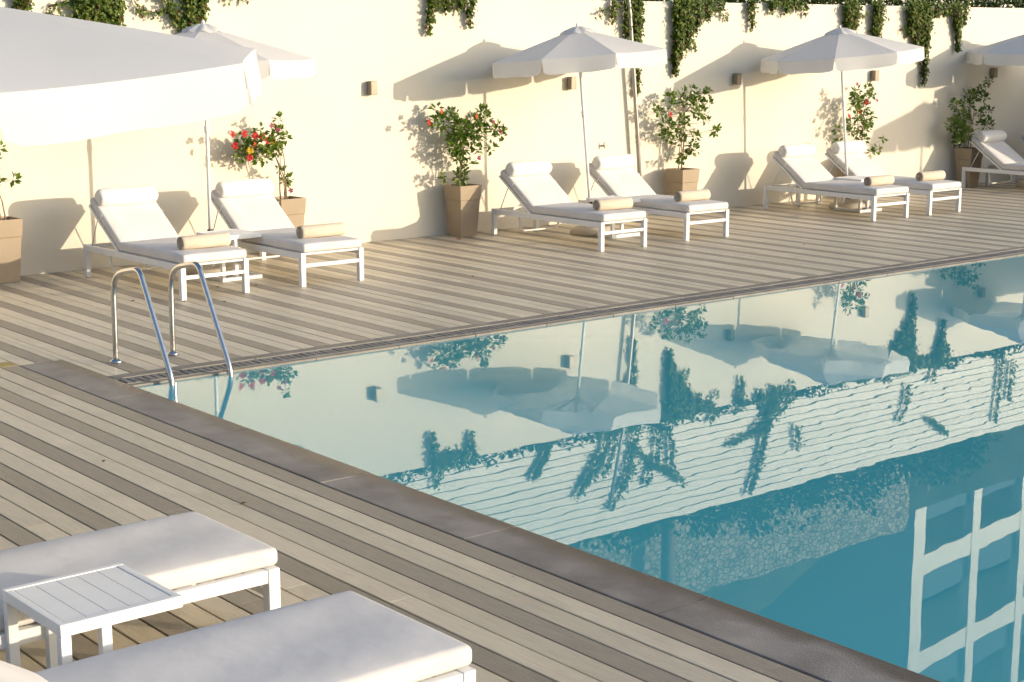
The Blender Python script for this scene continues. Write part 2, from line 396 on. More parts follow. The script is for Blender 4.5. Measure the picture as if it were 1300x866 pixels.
# hotel on the hill
ht=thing('hotel_building','white hotel block with a grid of open balconies up on the hill','building',(32.7,16.6,9.0),math.atan2(.124,.992))
BW=3.25; ZB=[1.0,3.45,6.5,9.5,12.5]; NB=5
g=MB()
for i in range(NB+1):
    a=i*BW-(.5 if i==0 else .2); wd=.65 if i==0 else .5
    g.box(a,a+wd,-.02,.0+.3,0,13.2)
for k,z in enumerate(ZB):
    h=.62
    for i in range(NB): g.box(i*BW+(.302 if i else .152),(i+1)*BW-.202,.0,.3,z,z+h)
g.build('facade_frame',M['hotel'],ht)
g=MB()
for z in ZB: g.box(-.29,NB*BW,.302,2.2,z+.1,z+.3)
g.box(-.49,-.3,.302,6,0,13.2); g.build('floor_slab',M['hotel'],ht)
g=MB(); g.box(-.29,NB*BW+.3,2.202,6,0,13.1); g.build('back_wall',M['hotel_in'],ht)
for i in range(NB):
    for z in ZB[:-1]:
        d=MB(); d.box(i*BW+.9,i*BW+2.9,2.12,2.19,z+.32,z+2.4); win=d.build('balcony_door',M['glass'],ht)
        e=MB()
        for q in (.86,1.86,2.9): e.box(i*BW+q,i*BW+q+.06,2.08,2.115,z+.32,z+2.45)
        e.build('door_frame',M['hotel'],win)
        d=MB(); d.box(i*BW+.34,(i+1)*BW-.06,.12,.14,z+.63,z+1.5); d.build('railing_glass',M['glass'],ht)
# made-up block out of frame, added to shade the right end of the wall
kb=thing('shade_caster','unseen flat roofed cream block added to cast shade on the right end of the wall','shadow caster',(20.05,2.2,0))
g=MB(); g.box(0,4,0,1.9,0,2.2); g.build('wall_block',M['wall'],kb)
g=MB(); g.box(-.02,4.1,-.1,2.0,2.202,2.32); g.build('roof',M['hotel'],kb)
g=MB(); g.box(.6,2.8,-.02,-.002,1.0,1.9); g.build('front_panel',M['slat'],kb)

# wall lights
for i,x in enumerate((6.05,9.27,12.49,15.67,18.88)):
    t=thing('wall_light',['taupe wall light on bare wall between first and second wall umbrellas','taupe wall light under the right half of the second wall umbrella','taupe wall light in the shadow of the third wall umbrella','taupe wall light above the potted plant with purple buds','taupe wall light at the edge of the shaded end of the wall'][i],'wall light',(x,WY,1.88),0,'wall lights along the cream wall')
    g=MB(); g.box(-.048,.048,-.105,-.015,-.082,.082); g.build('lamp_body',M['lamp'],t,bevel=.006)
    g=MB(); g.box(-.035,.035,-.015,0,-.05,.05); g.build('back_plate',M['lamp'],t)
# small water tap on the wall and a yellowed plank at the deck's left end
g=MB(); g.tube([(9.87,WY,1.02),(9.87,WY-.06,1.02)],.012,8); g.tube([(9.87,WY-.055,1.07),(9.87,WY-.06,1.02),(9.88,WY-.065,.985)],.009,8); g.tube([(9.85,WY-.05,1.03),(9.95,WY-.05,1.015)],.007,6)
tag(g.build('wall_tap',M['pole_steel']),'small metal tap on the cream wall between the second umbrella pole and the leaning pole','tap')
g=MB(); g.box(-.70,-.352,1.196,1.36,.0016,.0045); st(g.build('yellowed_plank',M['deck_yellow']))
# leaning steel pole
g=MB(); g.tube([(10.56,5.62,0),(10.44,5.61,1.2),(10.25,5.6,2.9),(9.98,5.6,4.1)],[.03,.03,.027,.022],10)
tag(g.build('leaning_pole',M['pole_steel']),'tall thin steel pole leaning against the cream wall beside the second umbrella','pole')
# ------------------------------------------------------------------ loungers
def make_lounger():
    t=thing('sun_lounger','x','sun lounger',(0,0,0))
    W=.35; F=M['frame']
    for sx in (-1,1):
        for y in (0,2.0):
            g=MB(); g.box(sx*W-.027 if sx>0 else -W-.027,sx*W+.027,y,y+.055,0,.345); g.build('leg',F,t,bevel=.004)
    for sx in (-1,1):
        g=MB(); a=sx*(W+.024); b=sx*(W-.016)
        g.box(min(a,b),max(a,b),.056,1.999,.278,.343); g.build('side_rail',F,t,bevel=.004)
    g=MB(); g.box(-W+.028,W-.028,.012,.04,.322,.343); g.box(-W+.028,W-.028,.008,.046,.195,.232); g.build('foot_rail',F,t,bevel=.003)
    g=MB(); g.box(-W+.028,W-.028,2.01,2.045,.285,.343); g.build('head_rail',F,t,bevel=.003)
    g=MB()
    for i in range(12): g.box(-W+.018,W-.018,.07+i*.106,.07+i*.106+.07,.326,.342)
    g.build('bed_slats',F,t)
    g=rbox(-.357,.357,-.014,1.315,.3455,.437,12,20,.018); g.build('mattress',M['cushion'],t,bevel=.03,segs=5)
    # backrest: built flat then tilted about the hinge
    A=R(35); hy,hzz=1.315,.352
    def tilt(b):
        b.v=[(x,hy+y*math.cos(A)-z*math.sin(A),hzz+y*math.sin(A)+z*math.cos(A)) for x,y,z in b.v]; return b
    g=MB()
    for sx in (-1,1): g.box(sx*.335-.018,sx*.335+.018,.0,.74,-.03,-.002)
    g.box(-.316,.316,.70,.738,-.03,-.002); g.box(-.316,.316,.02,.06,-.03,-.002)
    for i in range(6): g.box(-.316,.316,.11+i*.1,.17+i*.1,-.018,-.006)
    bf=tilt(g).build('backrest_frame',F,t,bevel=.003)
    for sx in (-1,1):
        g=MB(); p0=(sx*.345,hy+.52*math.cos(A)+.02,hzz+.52*math.sin(A)-.03); g.tube([p0,(sx*.345,hy+.60,.335)],.006,8)
        g.build('prop',F,bf)
    g=MB(); pts=[(-.31,1.6,.33),(-.31,1.55,.15),(-.295,1.545,.115),(-.26,1.54,.1),(.26,1.54,.1),(.295,1.545,.115),(.31,1.55,.15),(.31,1.6,.33)]
    g.tube(pts,.012,8); g.build('support_tube',F,t)
    bc=tilt(rbox(-.35,.35,.0,.76,.0,.085,12,12,.014)).build('back_cushion',M['cushion'],t,bevel=.028,segs=5)
    for sx in (-1,1):
        g=MB(); g.box(sx*.353-.002,sx*.353+.002,.46,.475,-.03,.085); tilt(g).build('tie_strap',M['frame'],bc)
    # bolster: rounded roll with soft ends
    g=MB(); n=20; prof=[(-.335,.03),(-.332,.06),(-.32,.082),(-.28,.09),(-.1,.093),(.1,.093),(.28,.09),(.32,.082),(.332,.06),(.335,.03)]
    b0=0
    for x,r in prof:
        for j in range(n):
            a=2*math.pi*j/n; sag=.85 if math.sin(a)<0 else 1
            ca,sa=math.cos(a),math.sin(a); q=.8; g.v.append((x+.004*math.sin(3*a),.655+r*1.05*math.copysign(abs(ca)**q,ca),.15+r*math.copysign(abs(sa)**q,sa)*sag))
    for i in range(len(prof)-1):
        for j in range(n): g.face([i*n+j,(i+1)*n+j,(i+1)*n+(j+1)%n,i*n+(j+1)%n],True)
    g.face(list(range(n))); g.face([(len(prof)-1)*n+j for j in range(n-1,-1,-1)])
    tilt(g).build('bolster_pillow',M['pillow'],t,subsurf=1)
    return t
LG='white sun loungers along the cream wall'
proto=make_lounger()
# (x of left leg, foot y, rotation offset degrees, label)
LS=[(2.12+.35,3.17,1.5,'white sun lounger nearest the pool ladder with a towel at its foot'),
    (3.45+.355,3.14,-.5,'white sun lounger in front of the red flowering potted plant, towel at its foot'),
    (7.60+.375,3.23,.3,'white sun lounger left of the second wall umbrella pole, towel at its foot'),
    (9.135+.35,3.31,-.8,'white sun lounger in front of the leaning steel pole, towel at its foot'),
    (12.66+.355,3.2,-1.2,'white sun lounger left of the third wall umbrella pole, towel at its foot'),
    (13.88+.345,3.18,.8,'white sun lounger right of the third wall umbrella pole, towel at its foot'),
    (17.86+.33,3.38,1,'white sun lounger before the darkest planter, cut off by the right edge'),
    (19.2+.35,3.35,0,'white sun lounger in the shade at the right edge, only its headrest showing')]
for i,(x,y,a,lab) in enumerate(LS):
    o=proto if i==0 else copy_tree(proto)
    o.location=(x,y,0); o.rotation_euler=(0,0,R(a)); o['label']=lab; o['group']=LG
for (x,y,lab) in ((-1.755,-4.615,'white foreground sun lounger behind the near side table'),
                  (-1.795,-5.975,'white sun lounger nearest the camera, cut off by the bottom edge')):
    o=copy_tree(proto); o.location=(x,y,0); o.rotation_euler=(0,0,R(90.4)); o.scale=(1.02 if y>-5 else 1.1,1,.875); o['label']=lab; o['group']='white sun loungers in the foreground'
# towels
def make_towel():
    t=thing('rolled_towel','x','towel',(0,0,0))
    g=MB(); n=110; turns=4.2; L=.27
    ring=[]
    for i in range(n+1):
        u=i/n; a=u*turns*2*math.pi; r=.010+.056*u
        ring.append((r*math.cos(a),r*math.sin(a)))
    # outer roll body as a soft cylinder with spiral end faces
    g.mat(M['towel'])
    N=28; prof=[(-L,.058),(-L+.006,.065),(-L+.03,.0675),(-.1,.069),(.1,.068),(L-.03,.0675),(L-.006,.065),(L,.058)]
    for x,r in prof:
        for j in range(N):
            a=2*math.pi*j/N; rr=r*(1+.02*math.sin(3*a+x*9)); zz=math.sin(a)*rr
            g.v.append((x,math.cos(a)*rr*1.03,.064+max(zz,-.0635)))
    for i in range(len(prof)-1):
        for j in range(N): g.face([i*N+j,(i+1)*N+j,(i+1)*N+(j+1)%N,i*N+(j+1)%N],True)
    g.build('roll',M['towel'],t)
    for sx in (-1,1):
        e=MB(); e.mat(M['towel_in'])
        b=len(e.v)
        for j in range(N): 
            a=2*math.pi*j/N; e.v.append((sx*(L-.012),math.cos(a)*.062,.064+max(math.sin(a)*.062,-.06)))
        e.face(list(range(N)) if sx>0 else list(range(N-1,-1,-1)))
        e.mat(M['towel'])
        for i in range(n):
            (y0,z0),(y1,z1)=ring[i],ring[i+1]
            k=.0045/max(.012,math.hypot(y0,z0)); k2=.0045/max(.012,math.hypot(y1,z1))
            b=len(e.v); xa=sx*(L-.014); xb=sx*(L+.002)
            for yy_,zz_,q in ((y0,z0,1),(y0,z0,1-k*1.0),(y1,z1,1-k2),(y1,z1,1)):
                e.v.append((xa,yy_*q,.064+max(zz_*q,-.0625))); e.v.append((xb,yy_*q,.064+max(zz_*q,-.0625)))
            e.face((b+1,b+3,b+5,b+7)); e.face((b,b+1,b+7,b+6)); e.face((b+2,b+4,b+5,b+3))
        e.build('spiral_end',M['towel'],t)
    return t
tw=make_towel()
TL=['rolled beige towel on the lounger nearest the pool ladder','rolled beige towel on the lounger in front of the red flowering plant','rolled beige towel on the lounger left of the second umbrella pole','rolled beige towel on the lounger in front of the leaning steel pole','rolled beige towel on the lounger left of the third umbrella pole','rolled beige towel on the lounger right of the third umbrella pole']
TO=[(.03,.26,3),(.06,.30,2),(.045,.25,-1),(.02,.3,1),(.05,.27,2),(0.03,.3,0)]
for i in range(6):
    o=tw if i==0 else copy_tree(tw)
    x,y,a,_=LS[i]; dx,dy,ra=TO[i]
    o.location=(x+dx,y+dy,.452); o.rotation_euler=(0,0,R(ra)); o['label']=TL[i]; o['group']='rolled towels at the feet of the loungers'
# side tables
def make_table():
    t=thing('side_table','x','side table',(0,0,0)); F=M['frame']
    hx,hy_,H=.24,.25,.475
    g=MB(); g.box(-hx,hx,-hy_,-hy_+.03,H-.045,H); g.box(-hx,hx,hy_-.03,hy_,H-.045,H)
    g.box(-hx,-hx+.03,-hy_+.031,hy_-.031,H-.044,H-.001); g.box(hx-.03,hx,-hy_+.031,hy_-.031,H-.044,H-.001)
    g.build('top_frame',F,t,bevel=.003)
    g=MB(); n=5; w=(2*hx-.064)/n
    for i in range(n): g.box(-hx+.032+i*w+.002,-hx+.032+(i+1)*w-.002,-hy_+.032,hy_-.032,H-.02,H-.003)
    g.build('top_slats',F,t)
    for y in (-hy_,hy_-.04):
        for x in (-hx,-.085):
            g=MB(); g.box(x,x+.04,y+.001,y+.039,.042,H-.046); g.build('leg',F,t,bevel=.003)
    g=MB()
    for y in (-hy_,hy_-.04): g.box(-hx,hx,y,y+.04,0,.041)
    g.box(hx-.04,hx,-hy_+.041,hy_-.041,.002,.039); g.box(-hx,-hx+.04,-hy_+.041,hy_-.041,.002,.039)
    g.build('floor_frame',F,t,bevel=.003)
    return t
tb=make_table()
for i,(x,y,a,lab) in enumerate(((3.21,4.21,2,'white side table under the first wall umbrella'),(8.8,4.32,0,'white side table under the second wall umbrella'),(13.6,4.25,-2,'white side table under the third wall umbrella'),(-2.70,-5.24,1,'white slatted side table between the two foreground loungers'))):
    o=tb if i==0 else copy_tree(tb)
    o.location=(x,y,0); o.rotation_euler=(0,0,R(a)); o['label']=lab; o['group']='white metal side tables'
# ------------------------------------------------------------------ umbrellas
def make_umbrella(RAD=1.16,rim=2.26,apex=2.57,H=2.62):
    t=thing('sun_umbrella','x','umbrella',(0,0,0))
    g=MB(); g.lathe([(.27,0),(.285,.012),(.285,.05),(.27,.08),(.22,.105),(.06,.13),(.045,.14)],32); g.build('base',M['base'],t)
    g=MB(); g.lathe([(.03,.14),(.03,.36),(.034,.365),(.034,.46),(.03,.47)],16); g.build('collar',M['black'],t)
    g=MB(); g.tube([(0,0,.46),(0,0,1.4),(0,0,H)],.0195,14); pl=g.build('pole',M['frame'],t)
    g=MB(); g.lathe([(.021,1.49),(.028,1.5),(.028,1.56),(.021,1.57)],14); g.build('pole_joint',M['frame'],pl)
    NS=8
    def PT(k): a=2*math.pi*k/NS; return Vector((math.cos(a),math.sin(a),0))
    g=MB(); nu,nv=8,8; r0=.1
    for k in range(NS):
        d0,d1=PT(k),PT(k+1); b=len(g.v)
        for i in range(nu+1):
            u=i/nu
            for j in range(nv+1):
                v=j/nv; r=r0+(RAD-r0)*u
                p=(d0*(1-v)+d1*v)*r
                z=apex-(apex-rim)*(.95*u+.05*u*u)
                sag=4*v*(1-v)
                z-=.016*sag*math.sin(math.pi*u*.75)*u
                p=p*(1-.015*sag*u*u)
                g.v.append((p.x,p.y,z))
        for i in range(nu):
            for j in range(nv):
                q=[b+i*(nv+1)+j,b+(i+1)*(nv+1)+j,b+(i+1)*(nv+1)+j+1,b+i*(nv+1)+j+1]; g.face(q,True)
    cp=g.build('canopy',M['canopy'],t,solid=.0015)
    g=MB(); rr=random.Random(9)
    for k in range(NS):
        d0,d1=PT(k),PT(k+1); b=len(g.v); nj=16; h=4
        nrm=((d0+d1)/2).normalized(); ph=rr.uniform(0,6)
        for i in range(h+1):
            w=i/h
            for j in range(nj+1):
                v=j/nj; e=min(v,1-v)
                vv=.5+(v-.5)*(1-.03*w)
                sag=4*v*(1-v)
                p=(d0*(1-vv)+d1*vv)*RAD*(1-.015*sag)
                drop=.18*w*(1-.12*max(0,1-e/.05)**2)
                p=p+nrm*(.012*w+.010*w*math.sin(9*v+ph)+.002)
                z=rim-.016*sag*math.sin(math.pi*.75)-drop-.004*math.sin(12*v+ph)*w
                g.v.append((p.x,p.y,z))
        for i in range(h):
            for j in range(nj): g.face([b+i*(nj+1)+j,b+(i+1)*(nj+1)+j,b+(i+1)*(nj+1)+j+1,b+i*(nj+1)+j+1],True)
    g.build('valance',M['canopy'],t,solid=.0015)
    # vent cap with ruffled edge
    g=MB(); n=48
    for i,(r,z) in enumerate(((.004,apex+.055),(.06,apex+.048),(.13,apex+.022),(.2,apex-.008),(.225,apex-.03))):
        for j in range(n):
            a=2*math.pi*j/n; w=.012*math.sin(a*8)*(i/4); g.v.append((r*math.cos(a),r*math.sin(a),z+w))
    for i in range(4):
        for j in range(n): g.face([i*n+j,(i+1)*n+j,(i+1)*n+(j+1)%n,i*n+(j+1)%n],True)
    g.build('vent_cap',M['canopy'],t,solid=.0015)
    g=MB(); g.lathe([(.012,H),(.02,H+.01),(.018,H+.03),(.004,H+.045)],12); g.build('finial',M['frame'],t)
    for k in range(NS):
        d=PT(k); g=MB(); g.tube([d*.05+Vector((0,0,apex-.012)),d*(RAD*.55)+Vector((0,0,apex-(apex-rim)*.53-.02)),d*(RAD-.01)+Vector((0,0,rim-.012))],.008,6); rb_=g.build('rib',M['frame'],t)
        g=MB(); g.tube([d*.03+Vector((0,0,apex-.42)),d*(RAD*.48)+Vector((0,0,apex-(apex-rim)*.46-.025))],.007,6); g.build('strut',M['frame'],rb_)
    g=MB(); g.lathe([(.04,apex-.46),(.045,apex-.45),(.045,apex-.40),(.03,apex-.39)],14); g.build('runner',M['frame'],t)
    return t
um=make_umbrella()
def lean(dx,dy): 
    # small tilt so that the top moves by (dx,dy) at 2.6 m
    return (-math.asin(dy/2.6),math.asin(dx/2.6))
US=[(3.22,4.62,0,.0,4.4,'white octagonal umbrella at the left of the wall, partly hidden by the large front canopy'),
    (8.70,4.60,-.15,.15,25.5,'white octagonal umbrella above the lounger pair in the middle of the wall'),
    (13.72,4.52,-.22,.10,35,'white octagonal umbrella above the third pair of loungers along the wall'),
    (18.82,4.72,-.1,0,30,'white octagonal umbrella at the right edge, cut off by the frame'),
    (21.6,-.35,0,0,10,'white octagonal umbrella beyond the right end of the pool, outside the picture'),
    (-2.522,-3.80,-.204,.0,-10.36,'large white canopy umbrella close to the camera at the upper left')]
for i,(x,y,dx,dy,sp,lab) in enumerate(US):
    o=um if i==0 else copy_tree(um)
    rx,ry=lean(dx,dy)
    o.location=(x,y,0); o.rotation_euler=(Matrix.Rotation(ry,4,'Y')@Matrix.Rotation(rx,4,'X')@Matrix.Rotation(R(sp),4,'Z')).to_euler(); o['label']=lab; o['group']='white sun umbrellas'
o.scale=(1.274,1.274,1.033)
# ------------------------------------------------------------------ pool ladder
t=thing('pool_ladder','stainless steel pool ladder with two curved handrails at the pool corner','ladder',(.53,0,0))
for x in (-.245,.245):
    g=MB()
    ctl=[(.82,0.0),(.815,.25),(.81,.48),(.805,.56),(.785,.63),(.74,.685),(.66,.725),(.52,.755),(.42,.772),(.37,.77),(.33,.745),(.295,.69),(.10,.36),(-.04,.125),(-.085,.04),(-.1,-.02),(-.104,-.1),(-.104,-.5),(-.104,-.95)]
    # Catmull-Rom through the control points
    P=[Vector((x,y,z)) for y,z in ctl]; out=[]
    for i in range(len(P)-1):
        p0,p1,p2,p3=P[max(i-1,0)],P[i],P[i+1],P[min(i+2,len(P)-1)]
        for k in range(4):
            u=k/4; out.append(.5*((2*p1)+(-p0+p2)*u+(2*p0-5*p1+4*p2-p3)*u*u+(-p0+3*p1-3*p2+p3)*u**3))
    out.append(P[-1]); g.tube(out,.0215,16); rl=g.build('handrail',M['steel'],t)
    g=MB(); g.lathe([(.05,.001),(.05,.012),(.035,.02),(.026,.03)],20,cx=x,cy=.82); g.build('flange',M['steel'],rl)
for z in (-.3,-.55,-.8):
    g=MB(); g.box(-.222,.222,-.145,-.065,z-.012,z+.012); g.build('tread',M['frame'],t,bevel=.005)
# ------------------------------------------------------------------ plants
PLANTS=[
 (1.25,[(0.02, 1.03, 0.06), (0.12, 1.06, 0.03), (0.06, 1.36, 0.04)],[]),
 (4.66,[(-0.53, 1.19, 0.08), (-0.44, 1.24, 0.1), (-0.3, 1.16, 0.11), (-0.34, 1.3, 0.1), (-0.25, 1.42, 0.07), (-0.17, 1.35, 0.09), (-0.09, 1.26, 0.07), (-0.05, 1.2, 0.05), (-0.13, 1.58, 0.04), (-0.09, 1.44, 0.04), (-0.03, 1.34, 0.04), (-0.58, 1.37, 0.05), (-0.06, 0.97, 0.03), (0.04, 0.83, 0.04), (0.08, 0.86, 0.03)],[(-0.75, 1.42, 0), (-0.6, 1.42, 0), (-0.37, 1.38, 0), (-0.31, 1.33, 0), (-0.24, 1.32, 1), (-0.53, 1.23, 1), (-0.72, 1.29, 0), (-0.46, 1.39, 0), (-0.47, 1.29, 2), (-0.24, 1.5, 3), (-0.16, 1.45, 3), (-0.01, 0.75, 3), (-0.54, 1.15, 0)]),
 (7.25,[(-0.32, 1.6, 0.05), (-0.34, 1.44, 0.11), (-0.19, 1.53, 0.07), (-0.14, 1.43, 0.09), (-0.06, 1.36, 0.11), (-0.12, 1.24, 0.09), (-0.03, 1.19, 0.1), (0.12, 1.21, 0.08), (0.19, 1.3, 0.1), (0.16, 1.45, 0.08), (0.28, 1.56, 0.06), (0.31, 1.36, 0.08), (0.46, 1.47, 0.07), (0.46, 1.34, 0.08), (0.56, 1.27, 0.06), (0.4, 1.11, 0.05), (-0.09, 1.1, 0.07), (-0.1, 1.01, 0.07), (0.19, 1.09, 0.05), (0.12, 0.92, 0.06), (0.0, 0.98, 0.06), (-0.3, 0.75, 0.04), (-0.09, 0.77, 0.07), (0.03, 0.71, 0.05), (-0.21, 1.15, 0.06)],[(-0.62, 1.46, 0), (-0.43, 1.59, 2), (0.12, 1.51, 2), (0.39, 1.43, 3), (0.51, 1.31, 3), (0.16, 0.99, 3)]),
 (11.17,[(-0.51, 1.5, 0.05), (-0.24, 1.65, 0.06), (-0.11, 1.67, 0.05), (-0.31, 1.56, 0.04), (-0.38, 1.46, 0.04), (-0.13, 1.37, 0.06), (-0.29, 1.27, 0.09), (-0.17, 1.17, 0.07), (-0.34, 1.13, 0.06), (-0.07, 1.27, 0.07), (0.1, 1.72, 0.04), (0.16, 1.77, 0.02), (0.31, 1.69, 0.05), (0.44, 1.71, 0.05), (0.1, 1.58, 0.07), (0.22, 1.6, 0.07), (0.37, 1.55, 0.07), (0.49, 1.56, 0.04), (0.2, 1.44, 0.09), (0.4, 1.46, 0.05), (0.39, 1.31, 0.04), (0.53, 1.16, 0.04), (0.68, 1.19, 0.04), (0.21, 0.97, 0.06), (0.23, 0.91, 0.06), (0.03, 1.04, 0.08), (0.12, 1.12, 0.06), (0.13, 0.85, 0.05), (-0.1, 0.78, 0.04), (0.01, 0.79, 0.04)],[(-0.4, 1.43, 0)]),
 (15.0,[(-0.21, 1.66, 0.05), (-0.18, 1.57, 0.05), (-0.1, 1.49, 0.08), (0.03, 1.52, 0.07), (0.18, 1.57, 0.05), (0.22, 1.71, 0.04), (0.4, 1.61, 0.05), (-0.24, 1.42, 0.06), (-0.12, 1.28, 0.06), (0.07, 1.4, 0.07), (0.12, 1.25, 0.08), (0.29, 1.16, 0.06), (-0.12, 1.15, 0.07), (-0.13, 1.05, 0.07), (0.13, 1.08, 0.07), (0.1, 0.96, 0.06), (0.02, 0.92, 0.06), (-0.43, 1.08, 0.04), (-0.55, 0.9, 0.03), (0.33, 1.03, 0.03), (0.51, 0.9, 0.03), (0.42, 0.75, 0.05), (0.32, 0.69, 0.04)],[(0.04, 1.49, 0), (-0.38, 1.29, 0), (-0.12, 1.35, 2), (-0.21, 1.77, 3), (0.29, 1.51, 3)]),
 (17.96,[(-0.1, 1.54, 0.09), (0.23, 1.56, 0.08), (0.31, 1.48, 0.08), (0.42, 1.75, 0.05), (0.27, 1.66, 0.05), (-0.44, 1.38, 0.07), (-0.06, 1.35, 0.08), (0.41, 1.25, 0.08), (-0.3, 1.21, 0.09), (-0.04, 1.13, 0.12), (-0.54, 1.06, 0.1), (-0.33, 0.96, 0.12), (-0.07, 0.89, 0.12), (0.38, 1.02, 0.11), (0.21, 1.24, 0.05), (-0.16, 0.77, 0.08), (-0.42, 0.87, 0.08)],[(0.27, 1.68, 3), (0.35, 1.03, 3)]),
]
CLIMB= [[(11.19, 3.84), (11.23, 3.99), (11.09, 4.19), (10.91, 4.41)], [(12.6, 3.9), (12.42, 4.25), (12.16, 4.61), (11.97, 4.75)], [(12.68, 3.94), (12.69, 4.23), (12.42, 4.65)], [(13.23, 3.88), (13.12, 4.3), (12.97, 4.75), (12.85, 4.94)], [(13.23, 3.85), (13.63, 3.91), (13.96, 4.14), (14.05, 4.52), (14.02, 4.88), (14.36, 5.12)], [(13.71, 3.98), (13.7, 4.34), (13.68, 4.58), (13.52, 4.73), (13.45, 4.99)], [(13.07, 4.18), (13.36, 4.46), (13.69, 4.73), (14.02, 4.85)], [(9.09, 3.95), (8.96, 4.18)], [(11.26, 3.87), (11.13, 4.17), (10.92, 4.41)], [(12.34, 4.26), (12.12, 4.62), (11.84, 4.93)], [(13.17, 4.58), (12.87, 4.98), (12.58, 5.27)], [(16.69, 3.89), (16.45, 4.47), (16.3, 5.12), (16.06, 5.57)], [(16.69, 4.01), (16.1, 4.47)], [(15.31, 3.81), (14.98, 4.12)], [(17.39, 3.87), (16.52, 4.35), (16.22, 5.14), (16.03, 5.64)], [(16.5, 3.89), (16.41, 4.49), (15.45, 4.63)], [(17.31, 4.55), (17.33, 5.02)], [(21.58, 3.79), (21.35, 4.26)], [(23.76, 3.9), (23.71, 4.85), (23.62, 5.45)], [(24.16, 4.21), (24.1, 5.08)], [(20.56, 4.24), (20.58, 4.57), (20.35, 4.95)], [(21.28, 5.01), (21.99, 5.46)], [(15.32, 3.8), (15.02, 4.19)]]
def jit(r,s): return Vector((r.gauss(0,s),r.gauss(0,s),r.gauss(0,s)))
def rdir(r):
    while True:
        v=Vector((r.uniform(-1,1),r.uniform(-1,1),r.uniform(-1,1)))
        if .05<v.length<1: return v.normalized()
PLAB=['taupe planter at the left edge with only a few leaves of its plant showing','bushy potted plant with bright red and yellow flowers behind the second lounger','broad potted plant with orange red flowers left of the second pair of loungers','tall open potted plant with one red flower between the second and third lounger pairs','slim potted plant with purple buds behind the third wall umbrella','sparse dark potted plant in a dark planter near the right edge']
